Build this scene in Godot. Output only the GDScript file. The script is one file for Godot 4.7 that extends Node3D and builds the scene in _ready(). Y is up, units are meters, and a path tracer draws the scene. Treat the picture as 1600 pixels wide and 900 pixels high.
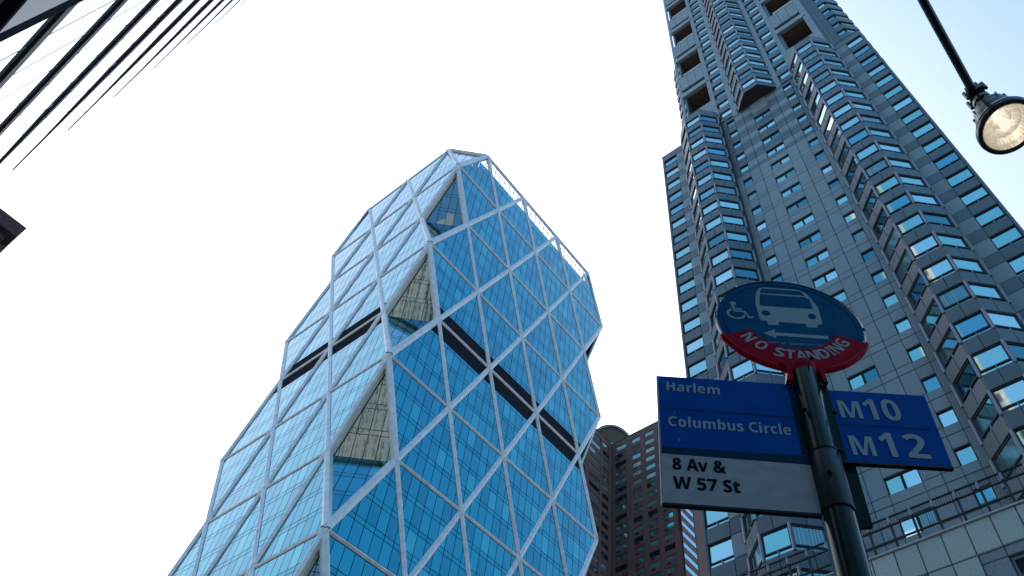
extends Node3D

# ------------------------------------------------------------------ constants
const FOCAL = 1228.79            # in pixels of the 1600 px wide picture
const EYE = Vector3(0, 1.6, 0)
const CAM_RIGHT = Vector3(0.81073, 0.01295, -0.58528)
const CAM_UP = Vector3(0.45151, 0.62253, 0.63921)
const CAM_BACK = Vector3(0.37263, -0.78249, 0.49886)
const SUN_DIR = Vector3(-0.704, 0.503, -0.503)
const S2 = 0.70710678

var M := {}                      # materials
var cache := {}                  # shared meshes
var used := {}                   # names already taken, per parent
var queue := {}                  # pieces waiting to become parts
var rng := RandomNumberGenerator.new()

# ------------------------------------------------------------------ mesh builder
class MB:
	var v := PackedVector3Array()
	var n := PackedVector3Array()
	func tri(a: Vector3, b: Vector3, c: Vector3):          # counter-clockwise seen from outside
		var k := (b - a).cross(c - a)
		if k.length_squared() < 1e-14: return
		k = k.normalized()
		v.append(a); v.append(c); v.append(b)
		n.append(k); n.append(k); n.append(k)
	func quad(a, b, c, d):
		tri(a, b, c); tri(a, c, d)
	func box(lo: Vector3, hi: Vector3, t := Transform3D.IDENTITY):
		var p := []
		for i in 8:
			p.append(t * Vector3(hi.x if i & 1 else lo.x, hi.y if i & 2 else lo.y, hi.z if i & 4 else lo.z))
		quad(p[4], p[5], p[7], p[6]); quad(p[1], p[0], p[2], p[3])
		quad(p[5], p[1], p[3], p[7]); quad(p[0], p[4], p[6], p[2])
		quad(p[6], p[7], p[3], p[2]); quad(p[0], p[1], p[5], p[4])
	func prism(poly: PackedVector2Array, z0: float, z1: float, t := Transform3D.IDENTITY):   # outline in x, y, thickness along z
		var q := poly.duplicate()
		if Geometry2D.is_polygon_clockwise(q): q.reverse()
		var idx := Geometry2D.triangulate_polygon(q)
		for i in range(0, idx.size(), 3):
			var a := q[idx[i]]; var b := q[idx[i + 1]]; var c := q[idx[i + 2]]
			if (b - a).cross(c - a) < 0: var s := b; b = c; c = s
			tri(t * Vector3(a.x, a.y, z1), t * Vector3(b.x, b.y, z1), t * Vector3(c.x, c.y, z1))
			tri(t * Vector3(a.x, a.y, z0), t * Vector3(c.x, c.y, z0), t * Vector3(b.x, b.y, z0))
		for i in q.size():
			var a := q[i]; var b := q[(i + 1) % q.size()]
			quad(t * Vector3(a.x, a.y, z0), t * Vector3(b.x, b.y, z0), t * Vector3(b.x, b.y, z1), t * Vector3(a.x, a.y, z1))
	func plan(poly: PackedVector2Array, y0: float, y1: float):       # outline in x, z, upright
		prism(poly, y0, y1, Transform3D(Vector3(1, 0, 0), Vector3(0, 0, 1), Vector3(0, 1, 0), Vector3.ZERO))
	func loft(rings: Array, closed := true):                         # rings of equal size, joined by quads
		for i in rings.size() - 1:
			var a = rings[i]; var b = rings[i + 1]
			var m: int = a.size()
			for k in (m if closed else m - 1):
				quad(a[k], a[(k + 1) % m], b[(k + 1) % m], b[k])
	func lathe(profile: Array, sides: int, t := Transform3D.IDENTITY):  # [radius, height] from bottom to top, round y
		var rings := []
		for p in profile:
			var r := []
			for k in sides:
				var an := -TAU * k / sides
				r.append(t * Vector3(cos(an) * p[0], p[1], sin(an) * p[0]))
			rings.append(r)
		loft(rings)
	func tube(path: Array, radius: float, sides := 10):
		var rings := []
		for i in path.size():
			var d: Vector3 = (path[mini(i + 1, path.size() - 1)] - path[maxi(i - 1, 0)]).normalized()
			var a := d.cross(Vector3(0.31, 0.22, 0.93)).normalized()
			var b := d.cross(a)
			var r := []
			for k in sides:
				var an := TAU * k / sides
				r.append(path[i] + (a * cos(an) + b * sin(an)) * radius)
			rings.append(r)
		loft(rings)
		for k in range(1, sides - 1):
			tri(rings[0][0], rings[0][k + 1], rings[0][k])
			tri(rings[-1][0], rings[-1][k], rings[-1][k + 1])
	func put(am: ArrayMesh, mat: Material):
		if v.is_empty(): return
		var a := []; a.resize(Mesh.ARRAY_MAX)
		a[Mesh.ARRAY_VERTEX] = v; a[Mesh.ARRAY_NORMAL] = n
		am.add_surface_from_arrays(Mesh.PRIMITIVE_TRIANGLES, a)
		am.surface_set_material(am.get_surface_count() - 1, mat)
	func smooth():                                                   # averages the normals of meeting corners
		var sum := {}
		for i in v.size():
			var k := Vector3i((v[i] * 20000.0).round())
			sum[k] = sum.get(k, Vector3.ZERO) + n[i]
		for i in v.size(): n[i] = sum[Vector3i((v[i] * 20000.0).round())].normalized()

func mesh1(b: MB, mat: Material) -> ArrayMesh:
	var am := ArrayMesh.new(); b.put(am, mat); return am

# ------------------------------------------------------------------ objects
func named(parent: Node, called: String) -> String:
	var key := str(parent.get_instance_id()) + called
	var k: int = used.get(key, 0)
	used[key] = k + 1
	return called if k == 0 else "%s_%03d" % [called, k]

func thing(called: String, label: String, category: String, at := Vector3.ZERO, group := "") -> Node3D:
	var o := Node3D.new(); o.name = named(self, called); add_child(o, true)
	o.position = at
	o.set_meta("label", label); o.set_meta("category", category)
	if group: o.set_meta("group", group)
	return o

func part(called: String, mesh: Mesh, parent: Node, at := Transform3D.IDENTITY) -> MeshInstance3D:
	var o := MeshInstance3D.new(); o.name = named(parent, called); o.mesh = mesh
	o.transform = at
	parent.add_child(o, true)
	return o

func struct(called: String, mesh: Mesh) -> MeshInstance3D:
	var o := part(called, mesh, self)
	o.set_meta("kind", "structure")
	return o

# pieces of a building: the 300 of a name that show largest become parts, the rest one part
func piece(owner_node: Node3D, called: String, mesh: Mesh, at: Transform3D, area: float):
	var p := at.origin - EYE
	var z := -p.dot(CAM_BACK)
	var show := 0.0
	if z > 0.5:
		var px := 941.84 + FOCAL * p.dot(CAM_RIGHT) / z
		var py := 562.11 - FOCAL * p.dot(CAM_UP) / z
		show = area / p.length_squared()
		if px < -15 or px > 1615 or py < -15 or py > 915: show *= 0.001
	var key := [owner_node, called]
	if not queue.has(key): queue[key] = []
	queue[key].append([show, mesh, at])

func flush(most := {}):
	for key in queue:
		var list: Array = queue[key]
		list.sort_custom(func(a, b): return a[0] > b[0])
		var lim: int = most.get(key[1], 300)
		var rest := {}
		for i in list.size():
			if i < lim:
				part(key[1], list[i][1], key[0], list[i][2])
			else:
				var am: ArrayMesh = list[i][1]
				for s in am.get_surface_count():
					var mat := am.surface_get_material(s)
					if not rest.has(mat): rest[mat] = MB.new()
					var a := am.surface_get_arrays(s)
					var t: Transform3D = list[i][2]
					rest[mat].v.append_array(t * (a[Mesh.ARRAY_VERTEX] as PackedVector3Array))
					rest[mat].n.append_array(Transform3D(t.basis, Vector3.ZERO) * (a[Mesh.ARRAY_NORMAL] as PackedVector3Array))
		if not rest.is_empty():
			var am := ArrayMesh.new()
			for mat in rest: rest[mat].put(am, mat)
			part(key[1] + "_field", am, key[0]).set_meta("kind", "stuff")
	queue.clear()

# ------------------------------------------------------------------ materials
func noise_tex(freq: float, lo: Color, hi: Color, kind := FastNoiseLite.TYPE_SIMPLEX, size := 256, sd := 1) -> NoiseTexture2D:
	var f := FastNoiseLite.new(); f.noise_type = kind; f.frequency = freq; f.seed = sd
	f.fractal_octaves = 4
	var t := NoiseTexture2D.new(); t.width = size; t.height = size; t.seamless = true; t.noise = f
	var g := Gradient.new(); g.set_color(0, lo); g.set_color(1, hi)
	t.color_ramp = g
	return t

func mat(c: Color, rough: float, metal := 0.0, tex: Texture2D = null, scale := 1.0) -> StandardMaterial3D:
	var m := StandardMaterial3D.new()
	m.albedo_color = c.linear_to_srgb()
	m.roughness = rough; m.metallic = metal
	if tex:
		m.albedo_texture = tex; m.uv1_triplanar = true; m.uv1_world_triplanar = true
		m.uv1_scale = Vector3.ONE * scale
	return m

func fold_tex() -> ImageTexture:                       # folds of a curtain: soft upright stripes of uneven width
	var im := Image.create(256, 16, false, Image.FORMAT_RGB8)
	var f := FastNoiseLite.new(); f.seed = 4; f.frequency = 0.05
	for i in 256:
		var a := TAU * i / 256.0
		var k := 0.78 + 0.3 * f.get_noise_2d(cos(a) * 60.0, sin(a) * 60.0) + 0.12 * sin(a * 14.0)
		for j in 16: im.set_pixel(i, j, Color(k * 0.94, k, k))
	return ImageTexture.create_from_image(im)

func make_materials():
	var speck := noise_tex(0.09, Color(0.80, 0.80, 0.80), Color(1, 1, 1), FastNoiseLite.TYPE_SIMPLEX, 256, 3)
	var blotch := noise_tex(0.018, Color(0.72, 0.73, 0.75), Color(1, 1, 1), FastNoiseLite.TYPE_SIMPLEX, 256, 5)
	for i in 4:
		var f: float = [0.93, 1.0, 1.05, 1.1][i]
		M["stone%d" % i] = mat(Color(0.345, 0.41, 0.44) * f, 0.5, 0.0, speck, 0.35)
		M["band%d" % i] = mat(Color(0.148, 0.192, 0.22) * f, 0.42, 0.0, speck, 0.35)
		M["pale%d" % i] = mat(Color(0.68, 0.76, 0.70) * f, 0.38, 0.0, speck, 0.5)  # light stone, brightened further to hold sunlight reflected onto the podium
		M["brick%d" % i] = mat(Color(0.27, 0.128, 0.115) * f, 0.85, 0.0, speck, 0.3)
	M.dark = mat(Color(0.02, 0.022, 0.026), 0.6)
	M.joint = mat(Color(0.05, 0.065, 0.075), 0.8)
	M.gasket = mat(Color(0.012, 0.012, 0.015), 0.5)
	M.frame = mat(Color(0.06, 0.055, 0.06), 0.4, 0.3)
	M.post = mat(Color(0.27, 0.27, 0.31), 0.4, 0.3)
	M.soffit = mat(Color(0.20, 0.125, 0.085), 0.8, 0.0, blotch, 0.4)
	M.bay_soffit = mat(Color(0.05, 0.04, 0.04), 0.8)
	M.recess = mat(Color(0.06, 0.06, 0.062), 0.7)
	# window glass: coated panes of a few tints, some with blinds or curtains close behind
	var tints := [Color(0.42, 0.70, 0.66), Color(0.20, 0.48, 0.57), Color(0.55, 0.78, 0.74), Color(0.76, 0.90, 0.88), Color(0.10, 0.28, 0.33)]
	for i in 5:
		M["glass%d" % i] = mat(tints[i], 0.03, 0.92)
	M.glass5 = mat(Color(0.42, 0.62, 0.66), 0.1, 0.65, fold_tex(), 0.55)
	M.oldglass = mat(Color(0.26, 0.38, 0.38), 0.06, 0.8)
	M.oldglass1 = mat(Color(0.36, 0.48, 0.46), 0.1, 0.5, speck, 0.6)
	M.oldglass2 = mat(Color(0.04, 0.055, 0.06), 0.06, 0.7)
	M.oldglass3 = mat(Color(0.5, 0.5, 0.45), 0.25, 0.6, speck, 0.6)  # paler pane colour stands in for sun glints
	M.skyglass = mat(Color(0.36, 0.58, 0.72), 0.03, 0.95)
	# diagrid tower
	for i in 4:
		M["pane%d" % i] = mat([Color(0.005, 0.30, 0.42), Color(0.008, 0.335, 0.45), Color(0.003, 0.255, 0.37), Color(0.04, 0.40, 0.50)][i], 0.035, 0.96)
		M["pane%d" % i].clearcoat_enabled = true; M["pane%d" % i].clearcoat = 0.8; M["pane%d" % i].clearcoat_roughness = 0.03
	M.pane4 = mat(Color(0.10, 0.46, 0.56), 0.1, 0.8)
	M.corner0 = mat(Color(0.18, 0.27, 0.33), 0.03, 0.95)
	M.corner1 = mat(Color(0.15, 0.25, 0.32), 0.03, 0.95)
	for i in 3:
		M["blank%d" % i] = M["pane%d" % i]
	M.clear = mat(Color(0.75, 0.9, 1.0), 0.02)
	M.clear.transparency = BaseMaterial3D.TRANSPARENCY_ALPHA
	M.clear.albedo_color.a = 0.16
	M.mullion = mat(Color(0.014, 0.06, 0.10), 0.5, 0.3)
	M.barlight = mat(Color(0.25, 0.40, 0.50), 0.4, 0.4)
	M.louver = mat(Color(0.012, 0.018, 0.036), 0.8)
	M.steel = mat(Color(0.93, 0.93, 0.95), 0.38, 0.25, noise_tex(0.02, Color(0.82, 0.82, 0.83), Color(1, 1, 1), FastNoiseLite.TYPE_SIMPLEX, 256, 12), 0.12)
	M.steel_warmlit = mat(Color(0.95, 0.86, 0.72), 0.5, 0.1)  # pale warm colour holds sunlight bounced off the limestone tower
	# street things
	M.signblue = mat(Color(0.001, 0.115, 0.48), 0.35, 0.0, noise_tex(0.012, Color(0.84, 0.86, 0.9), Color(1, 1, 1), FastNoiseLite.TYPE_SIMPLEX, 256, 21), 2.0)
	M.discblue = mat(Color(0.002, 0.135, 0.29), 0.25, 0.0, noise_tex(0.012, Color(0.7, 0.78, 0.85), Color(1, 1, 1), FastNoiseLite.TYPE_SIMPLEX, 256, 22), 2.0)
	M.discrim = mat(Color(0.004, 0.035, 0.05), 0.3)
	M.signred = mat(Color(0.60, 0.010, 0.035), 0.25, 0.0, noise_tex(0.02, Color(0.8, 0.8, 0.8), Color(1, 1, 1), FastNoiseLite.TYPE_SIMPLEX, 256, 23), 3.0)
	M.signgrey = mat(Color(0.52, 0.54, 0.55), 0.5, 0.0, noise_tex(0.02, Color(0.88, 0.88, 0.9), Color(1, 1, 1), FastNoiseLite.TYPE_SIMPLEX, 256, 24), 3.0)
	M.signband = mat(Color(0.01, 0.05, 0.10), 0.35)
	M.white = mat(Color(0.40, 0.50, 0.56), 0.5)
	for k in ['signblue', 'discblue', 'signgrey', 'white', 'signred', 'signband']: M[k].metallic_specular = 0.12
	M.ink = mat(Color(0.006, 0.010, 0.024), 0.6)
	M.ink.metallic_specular = 0.08
	M.edge = mat(Color(0.30, 0.33, 0.36), 0.3, 0.6)
	M.pole = mat(Color(0.004, 0.032, 0.032), 0.17, 0.0, speck, 6.0)
	M.pole.metallic_specular = 0.25
	M.collar = mat(Color(0.010, 0.024, 0.030), 0.42, 0.0, speck, 8.0)
	M.bolt = mat(Color(0.006, 0.008, 0.010), 0.4, 0.4)
	M.black = mat(Color(0.012, 0.014, 0.018), 0.3)
	M.black.clearcoat_enabled = true; M.black.clearcoat = 0.6; M.black.clearcoat_roughness = 0.2
	M.reflector = mat(Color(0.90, 0.88, 0.84), 0.3, 0.5, noise_tex(0.03, Color(0.72, 0.68, 0.6), Color(1, 1, 1), FastNoiseLite.TYPE_SIMPLEX, 128, 31), 3.0)
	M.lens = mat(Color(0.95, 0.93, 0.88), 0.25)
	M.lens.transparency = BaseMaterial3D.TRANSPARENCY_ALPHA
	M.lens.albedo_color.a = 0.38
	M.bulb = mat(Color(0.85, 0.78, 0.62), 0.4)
	M.bulb.emission_enabled = true; M.bulb.emission = Color(1.0, 0.98, 0.94); M.bulb.emission_energy_multiplier = 1.1  # glow added to brighten the lens; lamp not known to be lit
	M.ledge = mat(Color(0.028, 0.034, 0.036), 0.6)
	M.fin = mat(Color(0.012, 0.022, 0.036), 0.9)
	M.fin.metallic_specular = 0.05
	M.finface = mat(Color(0.16, 0.19, 0.22), 0.4, 0.5)
	M.curtain = mat(Color(0.50, 0.56, 0.58), 0.03, 0.6)
	M.curtain.metallic_specular = 1.0
	M.faint = mat(Color(0.62, 0.66, 0.70), 0.15, 0.9)
	M.cornice = mat(Color(0.10, 0.06, 0.06), 0.8, 0.0, blotch, 0.5)
	M.corniceband = mat(Color(0.20, 0.22, 0.24), 0.7)
	M.limestone = mat(Color(0.76, 0.66, 0.56), 0.8, 0.0, blotch, 0.2)
	M.limestone_dark = mat(Color(0.03, 0.035, 0.04), 0.2, 0.3)
	M.rail = mat(Color(0.018, 0.022, 0.026), 0.5)
	M.picket = mat(Color(0.30, 0.31, 0.31), 0.4, 0.3)
	M.asphalt = mat(Color(0.05, 0.05, 0.052), 0.9, 0.0, blotch, 0.1)
	M.pavement = mat(Color(0.28, 0.27, 0.255), 0.9, 0.0, blotch, 0.2)
	M.kerb = mat(Color(0.32, 0.31, 0.30), 0.85)
	M.paint = mat(Color(0.75, 0.75, 0.72), 0.8)
	M.roofing = mat(Color(0.12, 0.12, 0.12), 0.9)
	M.bronze = mat(Color(0.20, 0.12, 0.075), 0.7, 0.0, blotch, 0.3)
	M.lead = mat(Color(0.28, 0.30, 0.34), 0.45, 0.5)

# ------------------------------------------------------------------ sky
func sky_color(d: Vector3) -> Color:
	var y := maxf(d.y, 0.0)
	var horizon := Vector3(0.44, 0.76, 0.96)
	var zenith := Vector3(0.10, 0.40, 0.83)
	var c := horizon.lerp(zenith, pow(y, 0.62))
	var ang := rad_to_deg(acos(clampf(d.dot(SUN_DIR.normalized()), -1, 1)))
	var veil := 0.165 * log(1.0 + exp((72.0 - ang) / 6.0))         # bright haze round the sun, thinning out away from it
	var glare := 1.9 * exp(-pow(ang / 31.0, 2.0))
	c += Vector3(1.02, 0.82, 0.72) * veil + Vector3(1.0, 0.97, 0.92) * glare
	if d.y < 0: c = c.lerp(Vector3(0.30, 0.31, 0.32), clampf(-d.y * 8.0, 0, 1))
	return Color(c.x, c.y, c.z, 1)

func make_sky() -> Sky:
	var w := 512; var h := 256
	var im := Image.create(w, h, false, Image.FORMAT_RGBAF)
	for j in h:
		var th := PI * (j + 0.5) / h
		for i in w:
			var ph := TAU * (i + 0.5) / w
			im.set_pixel(i, j, sky_color(Vector3(sin(ph) * sin(th), cos(th), -cos(ph) * sin(th))))
	var pm := PanoramaSkyMaterial.new()
	pm.panorama = ImageTexture.create_from_image(im)
	var s := Sky.new(); s.sky_material = pm
	return s

# ------------------------------------------------------------------ facades
# a face is a frame: x to the right as seen from outside, y up, z outwards
func face(o: Vector3, u: Vector3, up := Vector3.UP) -> Transform3D:
	return Transform3D(u, up, u.cross(up), o)

func box_mesh(w: float, h: float, t: float, m: Material) -> ArrayMesh:
	var key := ["box", snappedf(w, 0.001), snappedf(h, 0.001), snappedf(t, 0.001), m]
	if not cache.has(key):
		var b := MB.new()
		var e := minf(0.03, minf(w, h) * 0.2)                 # a small chamfer round the front
		var x := w / 2; var y := h / 2
		var back := [Vector3(-x, -y, -t), Vector3(x, -y, -t), Vector3(x, y, -t), Vector3(-x, y, -t)]
		var mid := [Vector3(-x, -y, -e), Vector3(x, -y, -e), Vector3(x, y, -e), Vector3(-x, y, -e)]
		var front := [Vector3(-x + e, -y + e, 0), Vector3(x - e, -y + e, 0), Vector3(x - e, y - e, 0), Vector3(-x + e, y - e, 0)]
		b.loft([back, mid, front])
		b.quad(front[0], front[1], front[2], front[3])
		cache[key] = mesh1(b, m)
	return cache[key]

# a slab standing on face f from u0..u1, y0..y1; its front lies `out` before the face
func slab(owner_node: Node3D, called: String, f: Transform3D, u0: float, u1: float, y0: float, y1: float, out: float, t: float, m: Material):
	var at := Transform3D(f.basis, f * Vector3((u0 + u1) / 2, (y0 + y1) / 2, out))
	piece(owner_node, called, box_mesh(u1 - u0, y1 - y0, t, m), at, (u1 - u0) * (y1 - y0))

# a window: pane, dark frame; "hopper" adds the low ventilation light with its bar and tick
func window_mesh(w: float, h: float, hopper: bool, g: Material, fm: Material, fw := 0.06) -> ArrayMesh:
	var key := ["win", snappedf(w, 0.001), snappedf(h, 0.001), hopper, g, fm]
	if cache.has(key): return cache[key]
	var gl := MB.new(); var fr := MB.new()
	var x := w / 2; var y := h / 2
	var low := -y + (0.36 if hopper else 0.0)
	gl.quad(Vector3(-x, low, 0), Vector3(x, low, 0), Vector3(x, y, 0), Vector3(-x, y, 0))
	fr.box(Vector3(-x, y - fw * 1.6, -0.04), Vector3(x, y, 0.05))  # thicker dark head stands in for shade under the lintel
	fr.box(Vector3(-x, low, -0.04), Vector3(-x + fw, y - fw * 1.6, 0.05))
	fr.box(Vector3(x - fw, low, -0.04), Vector3(x, y - fw * 1.6, 0.05))
	if hopper:
		gl.quad(Vector3(-x, -y, 0.01), Vector3(x, -y, 0.01), Vector3(x, low - 0.1, 0.01), Vector3(-x, low - 0.1, 0.01))
		fr.box(Vector3(-x, low - 0.1, -0.04), Vector3(x, low, 0.085))
	else:
		fr.box(Vector3(-x, -y, -0.04), Vector3(x, -y + fw, 0.05))
	var am := ArrayMesh.new()
	gl.put(am, g); fr.put(am, fm)
	if hopper:
		var tk := MB.new()
		tk.box(Vector3(-0.035, -y, 0.012), Vector3(0.035, low - 0.1, 0.10))
		tk.put(am, M.post)
	cache[key] = am
	return am

func window(owner_node: Node3D, f: Transform3D, u0: float, u1: float, y0: float, y1: float, inset: float, hopper: bool, g: Material, fm: Material):
	var w := u1 - u0; var h := y1 - y0
	var tilt := Basis(Vector3.UP, rng.randfn(0, 0.006)) * Basis(Vector3.RIGHT, rng.randfn(0, 0.006))
	var at := Transform3D(f.basis * tilt, f * Vector3((u0 + u1) / 2, (y0 + y1) / 2, -inset))
	piece(owner_node, "window", window_mesh(w, h, hopper, g, fm), at, w * h)

func any(kind: String, weights: Array) -> Material:
	var s := 0.0
	for k in weights: s += k
	var r := rng.randf() * s
	for i in weights.size():
		r -= weights[i]
		if r <= 0: return M[kind + str(i)]
	return M[kind + "0"]

func stone() -> Material: return any("stone", [1, 2, 2, 1])
func band() -> Material: return any("band", [1, 2, 2, 1])

# ------------------------------------------------------------------ the diagrid tower
const HX = -64.284; const HY = 148.018; const HZ = -36.549
const MOD = 12.192; const LEV = 15.2774
var ht: Node3D

func lv(l: float) -> float: return HY - l * LEV

# node on the north face (u modules west of the corner) or on the east face
func hn(u: float, l: float) -> Vector3: return Vector3(HX, lv(l), HZ - u * MOD)
func he(u: float, l: float) -> Vector3: return Vector3(HX - u * MOD, lv(l), HZ)

func beam(a: Vector3, b: Vector3, nrm: Vector3, w: float, h: float):
	var d := (b - a).normalized()
	var s := d.cross(nrm).normalized()
	var len := a.distance_to(b)
	var prof := [Vector2(-w / 2, -0.35), Vector2(-w / 2, h * 0.22), Vector2(-0.06, h), Vector2(0.06, h), Vector2(w / 2, h * 0.22), Vector2(w / 2, -0.35)]
	var bm := MB.new()
	var rings := []
	for y in [-len / 2, len / 2]:
		var r := []
		for p in prof: r.append(Vector3(p.x, y, p.y))
		rings.append(r)
	bm.loft(rings)
	var t := Transform3D(s, d, s.cross(d), (a + b) / 2)
	if t.basis.z.dot(nrm) < 0: t = Transform3D(-s, d, (-s).cross(d), (a + b) / 2)
	# joints of the cladding, two thin dark seams along the member
	var seam := MB.new()
	for k in [-0.28, 0.3]:
		var y: float = k * len
		var pr := []
		for yy in [y - 0.03, y + 0.03]:
			var r := []
			for p in prof.slice(1, 5): r.append(Vector3(p.x * 1.004, yy, p.y + 0.006))
			pr.append(r)
		seam.loft(pr, false)
	var am := ArrayMesh.new()
	bm.put(am, M.steel); seam.put(am, M.steel_warmlit)
	part("beam", am, ht, t)

# return of a corner recess: a plate going back from the edge a-b
func mouth_return(a: Vector3, b: Vector3, back: Vector3, thick: Vector3):
	var m := MB.new()
	var q := [a, b, b + back, a + back]
	var r0 := []; var r1 := []
	for p in q: r0.append(p); r1.append(p + thick)
	m.loft([r0, r1])
	m.quad(r1[0], r1[1], r1[2], r1[3]); m.quad(r0[3], r0[2], r0[1], r0[0])
	part("edge_return", mesh1(m, M.steel_warmlit), ht)

# glass of one plane: grid cells of the frame f clipped to the outline
func glaze(f: Transform3D, outline: PackedVector2Array, rows: Array, u0: float, ucount: int, uw: float, clear_above := 1e9, band_lo := 0.0, band_hi := 0.0, kind := "pane"):
	var gap := 0.045
	for r in rows.size() - 1:
		for k in ucount:
			var y0: float = rows[r]; var y1: float = rows[r + 1]
			if band_hi > band_lo:
				if y0 >= band_lo and y1 <= band_hi: continue
				if y0 < band_lo and y1 > band_lo: y1 = band_lo
				if y0 < band_hi and y1 > band_hi: y0 = band_hi
			if y1 - y0 < 0.25: continue
			var x0 := u0 + k * uw + gap; var x1 := u0 + (k + 1) * uw - gap
			var cell := PackedVector2Array([Vector2(x0, y0 + gap), Vector2(x1, y0 + gap), Vector2(x1, y1 - gap), Vector2(x0, y1 - gap)])
			for q in Geometry2D.intersect_polygons(cell, outline):
				var area := 0.0
				var mid := Vector2.ZERO
				for i in q.size():
					area += q[i].cross(q[(i + 1) % q.size()]) / 2
					mid += q[i] / q.size()
				area = absf(area)
				if area < 0.02: continue
				var low := y1 - y0 < 1.2
				var m: Material
				if (y0 + y1) / 2 > clear_above: m = M.clear
				elif low and kind == "pane": m = any("blank", [2, 2, 1])
				elif kind == "corner": m = any("corner", [1, 1])
				else: m = any("pane", [4, 4, 3, 0.9, 0.35])
				var full: bool = q.size() == 4 and absf(area - (x1 - x0) * (y1 - y0 - 2 * gap)) < 0.001
				var key := ["pane", snappedf(x1 - x0, 0.001), snappedf(y1 - y0, 0.001), m]
				var am: ArrayMesh
				if full and cache.has(key): am = cache[key]
				else:
					var b := MB.new()
					var p := PackedVector2Array()
					for c in q: p.append(c - mid)
					if m == M.clear:
						for t in range(1, p.size() - 1): b.tri(Vector3(p[0].x, p[0].y, 0), Vector3(p[t].x, p[t].y, 0), Vector3(p[t + 1].x, p[t + 1].y, 0))
					else: b.prism(p, -0.05, 0)
					am = mesh1(b, m)
					if full: cache[key] = am
				var wob := 0.003 if kind == "corner" else 0.0016
				var tilt := Basis(Vector3.UP, rng.randfn(0, wob)) * Basis(Vector3.RIGHT, rng.randfn(0, wob))
				piece(ht, "pane", am, Transform3D(f.basis * tilt, f * Vector3(mid.x, mid.y, 0)), area)

func floor_rows(top: float, bottom: float) -> Array:
	var r := []
	var y := lv(8)
	var fl := LEV / 4
	while y < lv(-1) + 1:
		r.append(y - 0.38); r.append(y + 0.38)
		y += fl
	var keep := [bottom]
	for k in r:
		if k > bottom + 0.3 and k < top - 0.3: keep.append(k)
	keep.append(top)
	return keep

func zigzag(mods: int, from_top: int, to: int, inset := 0.0) -> PackedVector2Array:   # outline of a face, u along, height absolute
	var left := []; var right := []
	for l in range(from_top, to + 1):
		var u := 0.0 if l % 2 == 0 else 0.5
		left.append(Vector2(u * MOD + inset, lv(l)))
		right.append(Vector2((mods - u) * MOD - inset, lv(l)))
	right.reverse()
	return PackedVector2Array(left + right)

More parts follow.
